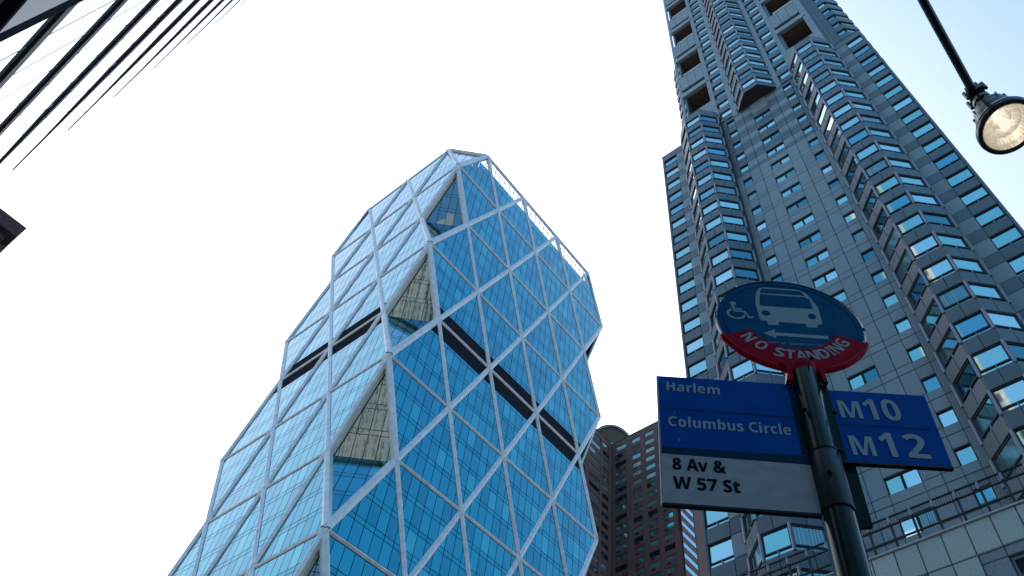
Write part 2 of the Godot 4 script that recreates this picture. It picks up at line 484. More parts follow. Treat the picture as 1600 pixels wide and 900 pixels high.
func diagrid_tower():
	ht = thing("diagrid_tower", "blue glass office tower wrapped in a white triangular steel lattice with notched corners", "building")
	var fn := face(Vector3(HX, 0, HZ), Vector3(0, 0, -1))
	var fe := face(Vector3(HX - 3 * MOD, 0, HZ), Vector3(1, 0, 0))
	var fw := face(Vector3(HX, 0, HZ - 4 * MOD), Vector3(-1, 0, 0))
	var fs := face(Vector3(HX - 3 * MOD, 0, HZ - 4 * MOD), Vector3(0, 0, 1))
	var band_lo := lv(3.21); var band_hi := lv(2.81)
	# dark backs of the walls: a zigzag sheet on each side, seen through the joints
	for e in [[fn, 4, M.mullion], [fe, 3, M.mullion], [fw, 3, M.pane0], [fs, 4, M.pane0]]:
		var b := MB.new()
		var z := zigzag(e[1], -1, 8)
		var zt := lv(-0.62) if e[1] == 4 else lv(-0.99)
		z[0].y = zt; z[z.size() - 1].y = zt
		var t: Transform3D = e[0]
		b.prism(z, -0.45, -0.22, t)
		part("wall_back", mesh1(b, e[2]), ht)
	# dark louvre storey
	for e in [[fn, 4], [fe, 3]]:
		var b := MB.new()
		var t: Transform3D = e[0]
		var s: float = e[1] * MOD
		var outline := PackedVector2Array([Vector2(0.47 * MOD, band_lo), Vector2(s - 0.47 * MOD, band_lo), Vector2(s - 0.47 * MOD, band_hi), Vector2(0.47 * MOD, band_hi)])
		for q in Geometry2D.intersect_polygons(outline, zigzag(e[1], -1, 8)): b.prism(q, -0.22, -0.16, t)
		part("louver_band", mesh1(b, M.louver), ht)
		for k in 14:
			var y := lerpf(band_lo, band_hi, (k + 0.5) / 14.0)
			for q in Geometry2D.intersect_polygons(PackedVector2Array([Vector2(0, y - 0.03), Vector2(s, y - 0.03), Vector2(s, y + 0.05), Vector2(0, y + 0.05)]), zigzag(e[1], -1, 8)):
				var lb := MB.new()
				var c := (q[0] + q[1] + q[2] + q[3]) / 4
				var p := PackedVector2Array()
				for v2 in q: p.append(v2 - c)
				lb.prism(p, 0, 0.10)
				part("louver", mesh1(lb, M.louver), ht, Transform3D(t.basis, t * Vector3(c.x, c.y, -0.16)))
	var rows := floor_rows(lv(-1), lv(8))
	var nrows := []
	for y in rows:
		if y < lv(-0.66) - 0.3: nrows.append(y)
	nrows.append_array([lv(-0.66), lv(-0.83), lv(-1)])
	glaze(fn, zigzag(4, -1, 8), nrows, 0, 32, MOD / 8, lv(-0.665), band_lo, band_hi)
	glaze(fe, zigzag(3, -1, 8), rows, 0, 24, MOD / 8, 1e9, band_lo, band_hi)
	# glazing bars of the see-through parapet
	for k in 25:
		var u := MOD / 2 + k * MOD / 8
		var bar := MB.new()
		bar.box(Vector3(u - 0.05, lv(-0.62), -0.08), Vector3(u + 0.05, lv(-1), 0.03), fn)
		part("parapet_bar", mesh1(bar, M.barlight), ht)
	for y in [lv(-0.83), lv(-0.665)]:
		var bar := MB.new()
		bar.box(Vector3(MOD / 2, y - 0.05, -0.07), Vector3(3.5 * MOD, y + 0.05, 0.02), fn)
		part("parapet_bar", mesh1(bar, M.barlight), ht)
	# steel members of the two faces towards the camera
	for side in 2:
		var mods := 4 if side == 0 else 3
		var nrm := Vector3(1, 0, 0) if side == 0 else Vector3(0, 0, 1)
		var at := hn if side == 0 else he
		for l in range(-1, 9):
			var even := l % 2 == 0
			var first := 0.0 if even else 0.5
			var u := first
			while u + 1 <= mods - first + 0.01:
				beam(at.call(u, l), at.call(u + 1, l), nrm, 0.62 if side == 0 else 0.48, 0.26 if side == 0 else 0.2)
				u += 1
			if l == 8: continue
			u = first
			while u <= mods - first + 0.01:
				for s in [-0.5, 0.5]:
					var v: float = u + s
					if v < -0.01 or v > mods + 0.01: continue
					var edge: bool = (minf(u, v) < 0.4) or (maxf(u, v) > mods - 0.4)
					beam(at.call(u, l), at.call(v, l + 1), nrm, 0.98 if edge else 0.84, 0.36 if s > 0 else 0.31)
				u += 1
	# notched corners: north-east, north-west, south-east
	var corners := [
		[Vector3(HX, 0, HZ), Vector3(-1, 0, 0), Vector3(0, 0, -1)],
		[Vector3(HX, 0, HZ - 4 * MOD), Vector3(0, 0, 1), Vector3(-1, 0, 0)],
		[Vector3(HX - 3 * MOD, 0, HZ), Vector3(0, 0, -1), Vector3(1, 0, 0)],
		[Vector3(HX - 3 * MOD, 0, HZ - 4 * MOD), Vector3(1, 0, 0), Vector3(0, 0, 1)]]
	for ci in 4:
		var c = corners[ci]
		for l in range(-1, 8, 2):
			var lp: Vector3 = c[0] + c[1] * MOD / 2 + Vector3(0, lv(l), 0)
			var rp: Vector3 = c[0] + c[2] * MOD / 2 + Vector3(0, lv(l), 0)
			for way in [1, -1]:
				var tip: Vector3 = c[0] + Vector3(0, lv(l - way), 0)
				if l == -1 and way == 1: continue
				var mid := (lp + rp) / 2
				var u := (rp - lp).normalized()
				var up: Vector3 = (tip - mid).normalized() * way
				var f := Transform3D(u, up, u.cross(up), mid)
				f.origin -= Vector3(f.basis.z.x, 0, f.basis.z.z).normalized() * (0.7 if l > -1 else 0.12)
				var hgt := tip.distance_to(mid)
				var half := lp.distance_to(rp) / 2 + 0.55
				var tri := PackedVector2Array([Vector2(-half, 0), Vector2(half, 0), Vector2(0, way * hgt * 1.05)])
				var bk := MB.new(); bk.prism(tri, -0.4, -0.2, f)
				part("wall_back", mesh1(bk, M.mullion), ht)
				var k := hgt / LEV
				var rr := []
				for q in range(0, 5):
					var y := q * LEV / 4 * k
					if q > 0: rr.append(way * (y - 0.38 * k))
					rr.append(way * (y + (0.38 if q > 0 else 0.0) * k))
				rr.sort()
				glaze(f, tri, rr, -6 * 1.53, 12, 1.53, 1e9, 0.0, 0.0, "corner" if way == 1 else "pane")
				if ci < 1:
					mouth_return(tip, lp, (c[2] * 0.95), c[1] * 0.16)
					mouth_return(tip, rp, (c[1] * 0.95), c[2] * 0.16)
			# the far corners show only their edge members
			if ci == 1 or ci == 2:
				var nrm2 := Vector3(0, 0, -1) if ci == 1 else Vector3(-1, 0, 0)
				var pnt: Vector3 = rp if ci == 1 else lp
				for way in [1, -1]:
					if l == -1 and way == 1: continue
					beam(c[0] + Vector3(0, lv(l - way), 0), pnt, nrm2, 0.85, 0.34)
	# top: rim members, flat roof behind the glazed parapet, warm beam of the roof frame
	beam(he(0.5, -1), hn(0.5, -1), Vector3(1, 0, 1).normalized(), 0.7, 0.3)
	var roof := MB.new()
	var rp := PackedVector2Array([Vector2(HX - 0.3, HZ - 6), Vector2(HX - 6, HZ - 0.3), Vector2(HX - 3 * MOD + 6, HZ - 0.3), Vector2(HX - 3 * MOD + 0.3, HZ - 6), Vector2(HX - 3 * MOD + 0.3, HZ - 4 * MOD + 6), Vector2(HX - 3 * MOD + 6, HZ - 4 * MOD + 0.3), Vector2(HX - 6, HZ - 4 * MOD + 0.3), Vector2(HX - 0.3, HZ - 4 * MOD + 6)])
	roof.plan(rp, lv(-0.64), lv(-0.62))
	part("roof", mesh1(roof, M.roofing), ht)
	var trim := MB.new()
	trim.tube([he(0.5, -1.02) + Vector3(0.3, 0.1, -0.3), hn(0.5, -1.02) + Vector3(-0.3, 0.1, 0.3)], 0.32, 6)
	part("roof_trim", mesh1(trim, M.limestone), ht)
	# masonry base far below the picture
	var base := MB.new()
	base.box(Vector3(HX - 3 * MOD - 8, 0, HZ - 4 * MOD - 8), Vector3(HX + 9, 24.5, HZ + 8.5))
	part("base", mesh1(base, M.limestone), ht)

# ------------------------------------------------------------------ the grey tower
const GX = -5.83; const GZ = -36.0; const FL = 2.985; const HEAD = 68.95
const GU = -5.38; const GC = -5.62
const TOP_LOW = 91.3; const TOP_HIGH = 166.0
var gt: Node3D

func win_glass(y: float) -> Material:
	return any("glass", [3, 2, 2.5, 1.4 + maxf(0, (60 - y) * 0.05), 1.2, 1.3])  # palest tint likelier low down, standing in for bright low sky reflected

func bay_face(f: Transform3D, w: float, k0: int, k1: int, cap: float, from_y: float):
	for k in range(k0, k1 + 1):
		var head := HEAD + FL * k
		var sill := head - 1.75
		var low := maxf(sill - (FL - 1.75), from_y)
		if sill < from_y: continue
		slab(gt, "spandrel", f, 0.015, w / 2 - 0.012, low + 0.012, sill - 0.012, 0, 0.26, band())
		slab(gt, "spandrel", f, w / 2 + 0.012, w - 0.015, low + 0.012, sill - 0.012, 0, 0.26, band())
		window(gt, f, 0.12, w - 0.12, sill, head, 0.13, true, win_glass(head), M.gasket)
	var top := HEAD + FL * k1
	if cap > top: slab(gt, "spandrel", f, 0.015, w - 0.015, top + 0.012, cap, 0, 0.26, band())

# a bay: return 1 m, chamfers at 45 degrees, flat front
func bay(cx: float, y0: float, y1: float, k0: int, k1: int, ret := 1.0):
	var zr := GZ + ret; var zf := GZ + ret + 1.53; var a := 0.935; var b := 2.465
	var cw := 1.53 / S2
	bay_face(face(Vector3(cx - a, 0, zf), Vector3(1, 0, 0)), 2 * a, k0, k1, y1, y0)
	bay_face(face(Vector3(cx + a, 0, zf), Vector3(S2, 0, -S2)), cw, k0, k1, y1, y0)
	bay_face(face(Vector3(cx - b, 0, zr), Vector3(S2, 0, S2)), cw, k0, k1, y1, y0)
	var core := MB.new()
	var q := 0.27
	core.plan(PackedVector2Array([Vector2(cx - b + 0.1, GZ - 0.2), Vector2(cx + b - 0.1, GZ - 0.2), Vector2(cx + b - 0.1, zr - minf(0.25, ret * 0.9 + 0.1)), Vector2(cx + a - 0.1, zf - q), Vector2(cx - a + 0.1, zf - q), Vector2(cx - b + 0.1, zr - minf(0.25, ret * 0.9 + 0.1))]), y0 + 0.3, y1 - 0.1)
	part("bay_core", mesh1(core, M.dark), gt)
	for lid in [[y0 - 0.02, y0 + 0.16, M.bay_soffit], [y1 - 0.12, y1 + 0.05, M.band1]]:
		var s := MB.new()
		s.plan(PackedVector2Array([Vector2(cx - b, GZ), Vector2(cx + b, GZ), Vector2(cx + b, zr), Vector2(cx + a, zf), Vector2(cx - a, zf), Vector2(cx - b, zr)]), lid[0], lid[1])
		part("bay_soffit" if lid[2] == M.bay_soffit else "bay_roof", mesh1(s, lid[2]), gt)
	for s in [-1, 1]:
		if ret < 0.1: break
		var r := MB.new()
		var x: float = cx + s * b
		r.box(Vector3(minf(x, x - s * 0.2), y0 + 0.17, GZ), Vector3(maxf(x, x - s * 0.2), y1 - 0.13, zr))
		part("bay_return", mesh1(r, M.recess), gt)  # dark colour stands in for the shade beside the bay
	for k in range(k0, k1 + 1):
		var head := HEAD + FL * k
		if head - 1.9 < y0: continue
		for p in [[cx - b, zr], [cx - a, zf], [cx + a, zf], [cx + b, zr]]:
			var key := "bay_post"
			if not cache.has(key):
				var m := MB.new()
				m.lathe([[0.0, -0.95], [0.1, -0.95], [0.1, 0.95], [0.0, 0.95]], 8)
				cache[key] = mesh1(m, M.post)
			piece(gt, "mullion_post", cache[key], Transform3D(Basis.IDENTITY, Vector3(p[0], head - 0.9, p[1] - 0.03)), 0.5)

func grey_tower():
	gt = thing("stone_tower", "tall grey stone tower with three stacks of zigzag bay windows and sky balconies", "building")
	var f := face(Vector3(GX, 0, GZ), Vector3(1, 0, 0))
	# cores
	var c := MB.new()
	c.box(Vector3(GX - 12.7, 0, GZ - 22), Vector3(GX + 12.7, TOP_LOW - 0.2, GZ - 0.27))
	part("core", mesh1(c, M.joint), gt)
	var u := MB.new()
	u.box(Vector3(GU - 9.05, TOP_LOW - 0.2, GZ - 21), Vector3(GU + 9.4, TOP_HIGH, GZ - 3.4))
	u.box(Vector3(GU - 5.1, TOP_LOW - 0.2, GZ - 3.4), Vector3(GU + 5.1, TOP_HIGH, GZ - 0.27))
	for s in [-1, 1]:
		u.box(Vector3(GU + minf(s * 8.8, s * (9.4 if s > 0 else 9.05)), TOP_LOW - 0.2, GZ - 3.4), Vector3(GU + maxf(s * 8.8, s * (9.4 if s > 0 else 9.05)), TOP_HIGH, GZ - 0.27))
	part("upper_core", mesh1(u, M.band0), gt)
	var side := MB.new()
	for s in [-1, 1]:
		side.box(Vector3(GX + minf(s * 12.7, s * 12.78), 0, GZ - 22), Vector3(GX + maxf(s * 12.7, s * 12.78), TOP_LOW, GZ - 0.3))
	part("side_wall", mesh1(side, M.stone1), gt)
	var rf := MB.new()
	rf.box(Vector3(GX - 12.8, TOP_LOW - 0.2, GZ - 22), Vector3(GX + 12.8, TOP_LOW, GZ + 0.02))
	part("roof", mesh1(rf, M.roofing), gt)
	# bays
	bay(GX - 7.05, 15.0, 91.35, -17, 7)
	bay(GX + 7.05, 15.0, 91.35, -17, 7)
	bay(-5.75, 90.05, TOP_HIGH, 8, 32, 0.06)
	for k in range(-17, 8):
		var head := HEAD + FL * k
		var sill := head - 1.75
		var low := sill - (FL - 1.75)
		# wings beside the bays
		for s in [-1, 1]:
			var a0: float = 10.85 if s > 0 else -12.53
			var a1: float = 12.53 if s > 0 else -10.85
			window(gt, f, a0, a1, sill, head, 0.16, true, win_glass(head), M.gasket)
			slab(gt, "spandrel", f, a0, a1, low + 0.012, sill - 0.012, 0, 0.26, band())
			var e0: float = 12.545 if s > 0 else -12.75
			var e1: float = 12.75 if s > 0 else -12.545
			slab(gt, "edge_trim", f, e0, e1, low + 0.01, head, 0.02, 0.28, M.band2)
			var p0: float = 9.53 if s > 0 else -10.835
			var p1: float = 10.835 if s > 0 else -9.53
			slab(gt, "panel", f, p0, p1, sill + 0.012, head - 0.012, 0, 0.26, stone())
			slab(gt, "panel", f, p0, p1, low + 0.012, sill - 0.012, 0, 0.26, band())
		# middle wall
		var wh := head - 0.5; var ws := wh - 1.25
		if wh > 90.3: continue
		var upper := head > 76.0
		var joint := ws - 0.72
		var next_joint := joint + FL
		var g := 0.016
		var bandmat := func(): return band() if upper else stone()
		if head < 88:
			window(gt, f, -0.97, -0.02, ws, wh, 0.17, false, win_glass(head), M.gasket)
			window(gt, f, 0.02, 0.97, ws, wh, 0.17, false, win_glass(head), M.gasket)
			slab(gt, "panel", f, -0.97, 0.97, joint + g, ws, 0, 0.26, bandmat.call())
			slab(gt, "panel", f, -0.97, 0.97, wh, next_joint - g, 0, 0.26, bandmat.call())
		else:
			slab(gt, "panel", f, -0.97, 0.97, joint + g, next_joint - g, 0, 0.26, stone())
		for s in [-1, 1]:
			var w0: float = 3.1 if s > 0 else -4.05
			var w1: float = 4.05 if s > 0 else -3.1
			window(gt, f, w0, w1, ws, wh, 0.17, false, win_glass(head), M.gasket)
			slab(gt, "panel", f, w0, w1, joint + g, ws, 0, 0.26, bandmat.call())
			slab(gt, "panel", f, w0, w1, wh, next_joint - g, 0, 0.26, bandmat.call())
			for p in [[0.97, 2.03], [2.03, 3.1]]:
				var q0: float = p[0] if s > 0 else -p[1]
				var q1: float = p[1] if s > 0 else -p[0]
				slab(gt, "panel", f, q0 + g, q1 - g, ws + g * 0.6, next_joint - g if not upper else wh, 0, 0.26, stone())
				slab(gt, "panel", f, q0 + g, q1 - g, joint + g, ws - g * 0.6, 0, 0.26, bandmat.call())
				if upper: slab(gt, "panel", f, q0 + g, q1 - g, wh + g, next_joint - g, 0, 0.26, bandmat.call())
			slab(gt, "panel", f, (4.05 + g) * s if s > 0 else -4.6, 4.6 if s > 0 else -4.05 - g, joint + g, next_joint - g, 0, 0.26, any("band", [0, 0, 1, 1]) if upper else stone())
	# upper shaft: window strips beside the middle bay
	var fc := face(Vector3(GC, 0, GZ), Vector3(1, 0, 0))
	var fu := face(Vector3(GU, 0, GZ), Vector3(1, 0, 0))
	for k in range(8, 33):
		var head := HEAD + FL * k
		var sill := head - 1.45
		for s in [-1, 1]:
			var w0: float = 3.12 if s > 0 else -4.6
			var w1: float = 4.6 if s > 0 else -3.12
			window(gt, fc, w0, w1, sill, head, 0.14, false, win_glass(head), M.gasket)
			slab(gt, "spandrel", f, w0, w1, head - FL + 0.01, sill - 0.01, 0.0, 0.26, band())
			slab(gt, "panel", f, 2.48 if s > 0 else -3.1, 3.1 if s > 0 else -2.48, head - FL + 0.015, head - 0.015, 0.03, 0.29, stone())
	# notched sky balconies
	var pitch := 14.2
	for s in [-1, 1]:
		var pos := func(a: float, b: float) -> Vector2: return Vector2(minf(a * s, b * s), maxf(a * s, b * s))
		var inner: Vector2 = pos.call(4.62, 5.2)
		var hole: Vector2 = pos.call(5.2, 8.75)
		var outer: Vector2 = pos.call(8.75, 9.5 if s > 0 else 9.1)
		var y := 90.3
		while y < TOP_HIGH:
			slab(gt, "panel", f, outer.x, outer.y, y, y + 1.46, 0, 0.26, stone())
			slab(gt, "panel", f, inner.x, inner.y, y, y + 1.46, 0, 0.26, stone())
			y += 1.48
		for j in 6:
			var y0 := 98.3 + pitch * (j - 0)
			if j == 5: break
			var hole_top := y0 + 6.5
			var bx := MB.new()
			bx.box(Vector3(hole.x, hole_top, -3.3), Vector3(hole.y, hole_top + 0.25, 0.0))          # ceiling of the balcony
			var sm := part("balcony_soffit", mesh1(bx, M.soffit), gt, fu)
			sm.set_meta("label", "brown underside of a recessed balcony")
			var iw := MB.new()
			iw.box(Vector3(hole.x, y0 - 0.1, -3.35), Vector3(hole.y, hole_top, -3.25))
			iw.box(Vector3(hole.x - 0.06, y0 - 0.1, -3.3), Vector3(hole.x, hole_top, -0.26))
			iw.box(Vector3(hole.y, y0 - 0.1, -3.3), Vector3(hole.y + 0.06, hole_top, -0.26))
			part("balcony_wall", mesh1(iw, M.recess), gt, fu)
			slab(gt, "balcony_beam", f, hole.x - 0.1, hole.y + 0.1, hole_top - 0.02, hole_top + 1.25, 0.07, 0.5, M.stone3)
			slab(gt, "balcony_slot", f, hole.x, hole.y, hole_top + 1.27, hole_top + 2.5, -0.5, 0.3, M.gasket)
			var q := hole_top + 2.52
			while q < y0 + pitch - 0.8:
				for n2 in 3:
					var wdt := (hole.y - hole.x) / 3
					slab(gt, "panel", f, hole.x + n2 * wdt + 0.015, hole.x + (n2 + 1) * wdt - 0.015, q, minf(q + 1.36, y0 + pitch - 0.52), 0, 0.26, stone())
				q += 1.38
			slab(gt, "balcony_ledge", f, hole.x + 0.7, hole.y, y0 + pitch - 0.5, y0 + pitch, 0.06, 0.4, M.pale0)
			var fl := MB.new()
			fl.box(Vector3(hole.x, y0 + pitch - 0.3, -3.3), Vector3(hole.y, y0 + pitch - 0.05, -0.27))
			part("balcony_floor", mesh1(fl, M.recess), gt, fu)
		# the wall below the first balcony, behind the roof of the bay
		slab(gt, "panel", f, hole.x, hole.y, 91.4, 98.2, 0, 0.26, M.stone1)
		# shoulder set back behind the wing, with its own window column and corner bay
		var sx: float = GU + s * 9.5
		var zb := GZ - 3.0
		if s > 0:
			var sf := face(Vector3(sx, 0, zb), Vector3(1, 0, 0))
			var cf := face(Vector3(sx + 2.3, 0, zb), Vector3(S2, 0, -S2))
			var core := MB.new()
			core.plan(PackedVector2Array([Vector2(sx - 0.2, zb - 14), Vector2(sx - 0.2, zb - 0.3), Vector2(sx + 2.2, zb - 0.3), Vector2(sx + 3.6, zb - 1.7), Vector2(sx + 3.6, zb - 14)]), 60, TOP_HIGH)
			part("shoulder_core", mesh1(core, M.dark), gt)
			var ret := MB.new()
			ret.box(Vector3(sx - 0.1, TOP_LOW, zb), Vector3(sx + 0.02, TOP_HIGH, GZ - 0.02))
			part("shoulder_return", mesh1(ret, M.band2), gt)
			for k in range(8, 33):
				var head := HEAD + FL * k
				window(gt, sf, 1.25, 2.15, head - 1.4, head, 0.15, false, win_glass(head), M.gasket)
				slab(gt, "panel", sf, 0.03, 1.23, head - FL + 0.01, head - 0.01, 0, 0.26, M.band2)
				slab(gt, "spandrel", sf, 1.25, 2.28, head - FL + 0.01, head - 1.41, 0, 0.26, band())
				window(gt, cf, 0.1, 1.9, head - 1.4, head, 0.13, false, win_glass(head), M.gasket)
				slab(gt, "spandrel", cf, 0.01, 1.97, head - FL + 0.01, head - 1.41, 0, 0.26, band())
		else:
			var cf := face(Vector3(-16.8, 0, GZ - 3.3), Vector3(S2, 0, S2))
			var core := MB.new()
			core.plan(PackedVector2Array([Vector2(-16.75, GZ - 12), Vector2(-16.75, GZ - 3.65), Vector2(-14.5, GZ - 1.4), Vector2(-14.5, GZ - 12)]), TOP_LOW, 127.8)
			part("shoulder_core", mesh1(core, M.stone1), gt)
			for k in range(8, 20):
				var head := HEAD + FL * k
				window(gt, cf, 0.1, 3.1, head - 1.4, head, 0.13, false, M.glass3, M.gasket)
				slab(gt, "spandrel", cf, 0.01, 3.16, head - FL + 0.01, head - 1.41, 0, 0.26, stone())
	# cap strip at the top of the wings
	for s in [-1, 1]:
		slab(gt, "edge_trim", f, 9.53 if s > 0 else -12.75, 12.75 if s > 0 else -9.53, HEAD + FL * 7 + 0.01, TOP_LOW, 0.02, 0.28, M.band2)
	podium()

func podium():
	var zp := -27.0
	var top := 21.35
	var f := face(Vector3(0, 0, zp), Vector3(1, 0, 0))
	var b := MB.new()
	b.box(Vector3(-18.5, 0, GZ), Vector3(18, top - 0.3, zp - 0.2))
	part("podium", mesh1(b, M.band1), gt)
	var roof := MB.new()
	roof.box(Vector3(-18.5, top - 0.3, GZ), Vector3(18, top - 0.14, zp - 0.35))
	part("terrace", mesh1(roof, M.roofing), gt)
	slab(gt, "coping", f, -18.5, 18, top - 0.06, top + 0.03, 0.07, 0.45, M.pale2)
	var w := 0.947
	var u := -2.845 - 17 * w
	var col := 0
	while u < 17.5:
		var i := posmod(col - 17, 7)          # two columns of pale stone, five of a darker window bay
		slab(gt, "podium_panel", f, u + 0.02, u + w - 0.02, 19.89, top - 0.07, 0, 0.2, any("pale", [1, 2, 2, 1]))
		var dark := i < 5
		if dark:
			slab(gt, "podium_panel", f, u + 0.015, u + w - 0.015, 19.47, 19.87, -0.05, 0.2, any("stone", [1, 1, 1, 0]))
			for r in 6:
				var y1 := 19.45 - r * 3.0
				if i == 0 or i == 4:
					slab(gt, "podium_panel", f, u + 0.015, u + w - 0.015, y1 - 2.97, y1, -0.05, 0.2, any("stone", [1, 1, 1, 0]))
				else:
					window(gt, f, u + 0.06, u + w - 0.06, y1 - 2.0, y1 - 0.07, 0.2, false, M.oldglass2, M.post)
					slab(gt, "podium_panel", f, u + 0.015, u + w - 0.015, y1 - 2.97, y1 - 2.02, -0.05, 0.2, M.stone0)
		else:
			for r in 12:
				slab(gt, "podium_panel", f, u + 0.02, u + w - 0.02, 19.85 - (r + 1) * 1.5 + 0.02, 19.85 - r * 1.5, 0, 0.2, any("pale", [1, 2, 2, 1]))
		u += w; col += 1
	# terrace railing: dark lower frame, picketed upper band with pale posts
	var rl := MB.new()
	var zr := zp - 0.22
	for y in [23.08, 22.66, 21.95]:
		rl.box(Vector3(-18.2, y - 0.03, zr - 0.04), Vector3(18, y + 0.03, zr + 0.04))
	var rail := part("railing", mesh1(rl, M.rail), gt)
	var x := -0.86 - 18 * 0.925
	var dm := box_mesh(0.10, 1.45, 0.09, M.rail)
	var pm := box_mesh(0.085, 0.36, 0.07, M.picket)
	while x < 18:
		part("dark_post", dm, rail, Transform3D(Basis.IDENTITY, Vector3(x, 21.93, zr + 0.03)))
		part("pale_post", pm, rail, Transform3D(Basis.IDENTITY, Vector3(x - 0.02, 22.87, zr + 0.1)))
		x += 0.925
	var pk := MB.new()
	var px := -18.0
	while px < 18:
		pk.box(Vector3(px - 0.012, 22.69, zr - 0.012), Vector3(px + 0.012, 23.05, zr + 0.012))
		px += 0.105
	part("picket_row", mesh1(pk, M.frame), rail).set_meta("kind", "stuff")

# ------------------------------------------------------------------ the brick tower
func brick() -> Material: return any("brick", [1, 1, 1, 1])

func brick_tower():
	var t := thing("brick_tower", "dark red brick apartment tower with an arched roof at its inner corner", "building")
	var xe := -65.0; var xc := -83.2; var z := -116.0; var top := 146.3
	var b := MB.new()
	b.plan(PackedVector2Array([Vector2(xe - 0.25, z - 0.3), Vector2(xc - 0.3, z - 0.3), Vector2(xc - 0.3, z + 26), Vector2(xc - 24, z + 26), Vector2(xc - 24, z - 26), Vector2(xe - 0.25, z - 26)]), 0, top - 0.2)
	part("wall_back", mesh1(b, M.dark), t)
	var cap := MB.new()
	cap.plan(PackedVector2Array([Vector2(xe + 0.05, z + 0.05), Vector2(xc + 0.05, z + 0.05), Vector2(xc + 0.05, z + 26), Vector2(xc - 24, z + 26), Vector2(xc - 24, z - 26), Vector2(xe + 0.05, z - 26)]), top - 0.2, top)
	part("roof", mesh1(cap, M.brick1), t)
	var fe := face(Vector3(xc, 0, z), Vector3(1, 0, 0))            # east face, u north
	var fn := face(Vector3(xe, 0, z), Vector3(0, 0, -1))           # north face at the far end
	var fw := face(Vector3(xc, 0, z + 26), Vector3(0, 0, -1))      # north face of the wing
	var fl := 2.83
	var we := [[1.0, 4.35], [6.1, 8.6], [10.0, 12.65], [13.85, 16.5]]
	var wn := [[2.0, 5.2], [7.0, 10.6], [12.0, 15.4], [17.0, 19.0 + 2.4], [22.2, 24.9]]
	var w2 := [[0.7, 6.4], [12.4, 15.6], [17.4, 21.1]]
	for e in [[fe, we, 18.2, 0], [fw, wn, 26.0, 1], [fn, w2, 24.0, 2]]:
		var f: Transform3D = e[0]; var cols: Array = e[1]; var width: float = e[2]
		# brick piers, from the roof to the ground
		var edges := [0.0]
		for c in cols: edges.append(c[0]); edges.append(c[1])
		edges.append(width)
		for i in range(0, edges.size(), 2):
			slab(t, "pier", f, edges[i], edges[i + 1], 0, top - 0.22, 0, 0.5, brick())
		for c in cols:
			slab(t, "spandrel", f, c[0], c[1], 144.35, top - 0.22, -0.08, 0.4, brick())
			for k in 48:
				var head := 144.3 - k * fl
				if head < 8: break
				var g: Material = [M.oldglass, M.oldglass1, M.oldglass2, M.oldglass, M.oldglass2, M.oldglass1][rng.randi() % 6]
				if e[3] == 2: g = M.skyglass
				elif k < 7 and cols.find(c) > 0 and rng.randf() < 0.4 and e[3] == 0: g = M.oldglass3  # painted glints on some upper windows
				window(t, f, c[0], c[1], head - 1.45, head, 0.2 if e[3] < 2 else 0.12, false, g, M.frame)
				slab(t, "spandrel", f, c[0], c[1], head - fl + 0.0, head - 1.45, -0.1, 0.35, brick())
				if e[3] == 0 and rng.randf() < 0.6:
					slab(t, "air_conditioner", f, c[0] + 0.4, c[0] + 1.3, head - 2.0, head - 1.6, -0.02, 0.3, M.gasket)
	# arched roof house over the inner corner
	var c0 := Vector3(xc - 1.0, top, z - 1.5)
	var fr := face(c0, Vector3(S2, 0, -S2))
	var r := 5.4; var outer := PackedVector2Array(); var rim_in := PackedVector2Array()
	var rise := 8.2
	var rim := MB.new()
	var ring0 := []; var ring1 := []; var ring2 := []; var ring3 := []
	for i in 25:
		var an := PI * i / 24.0
		outer.append(Vector2(cos(an) * r, sin(an) * rise))
		ring0.append(fr * Vector3(cos(an) * (r + 0.5), sin(an) * (rise + 0.5), 0.5))
		ring1.append(fr * Vector3(cos(an) * (r + 0.5), sin(an) * (rise + 0.5), -8))
		ring2.append(fr * Vector3(cos(an) * (r - 0.15), sin(an) * (rise - 0.2), 0.5))
		ring3.append(fr * Vector3(cos(an) * (r - 0.15), sin(an) * (rise - 0.2), -0.3))
	var end := MB.new(); end.prism(outer, -8, 0, fr)
	part("arched_gable", mesh1(end, M.bronze), t)
	rim.loft([ring3, ring2, ring0, ring1], false)
	part("arched_roof", mesh1(rim, M.lead), t)
	slab(t, "gable_sill", fr, -4.4, 4.4, 1.6, 2.1, 0.25, 0.3, M.pale2)
	slab(t, "gable_base", fr, -5.4, 5.4, -1.0, 0.2, 0.3, 0.6, M.brick0)

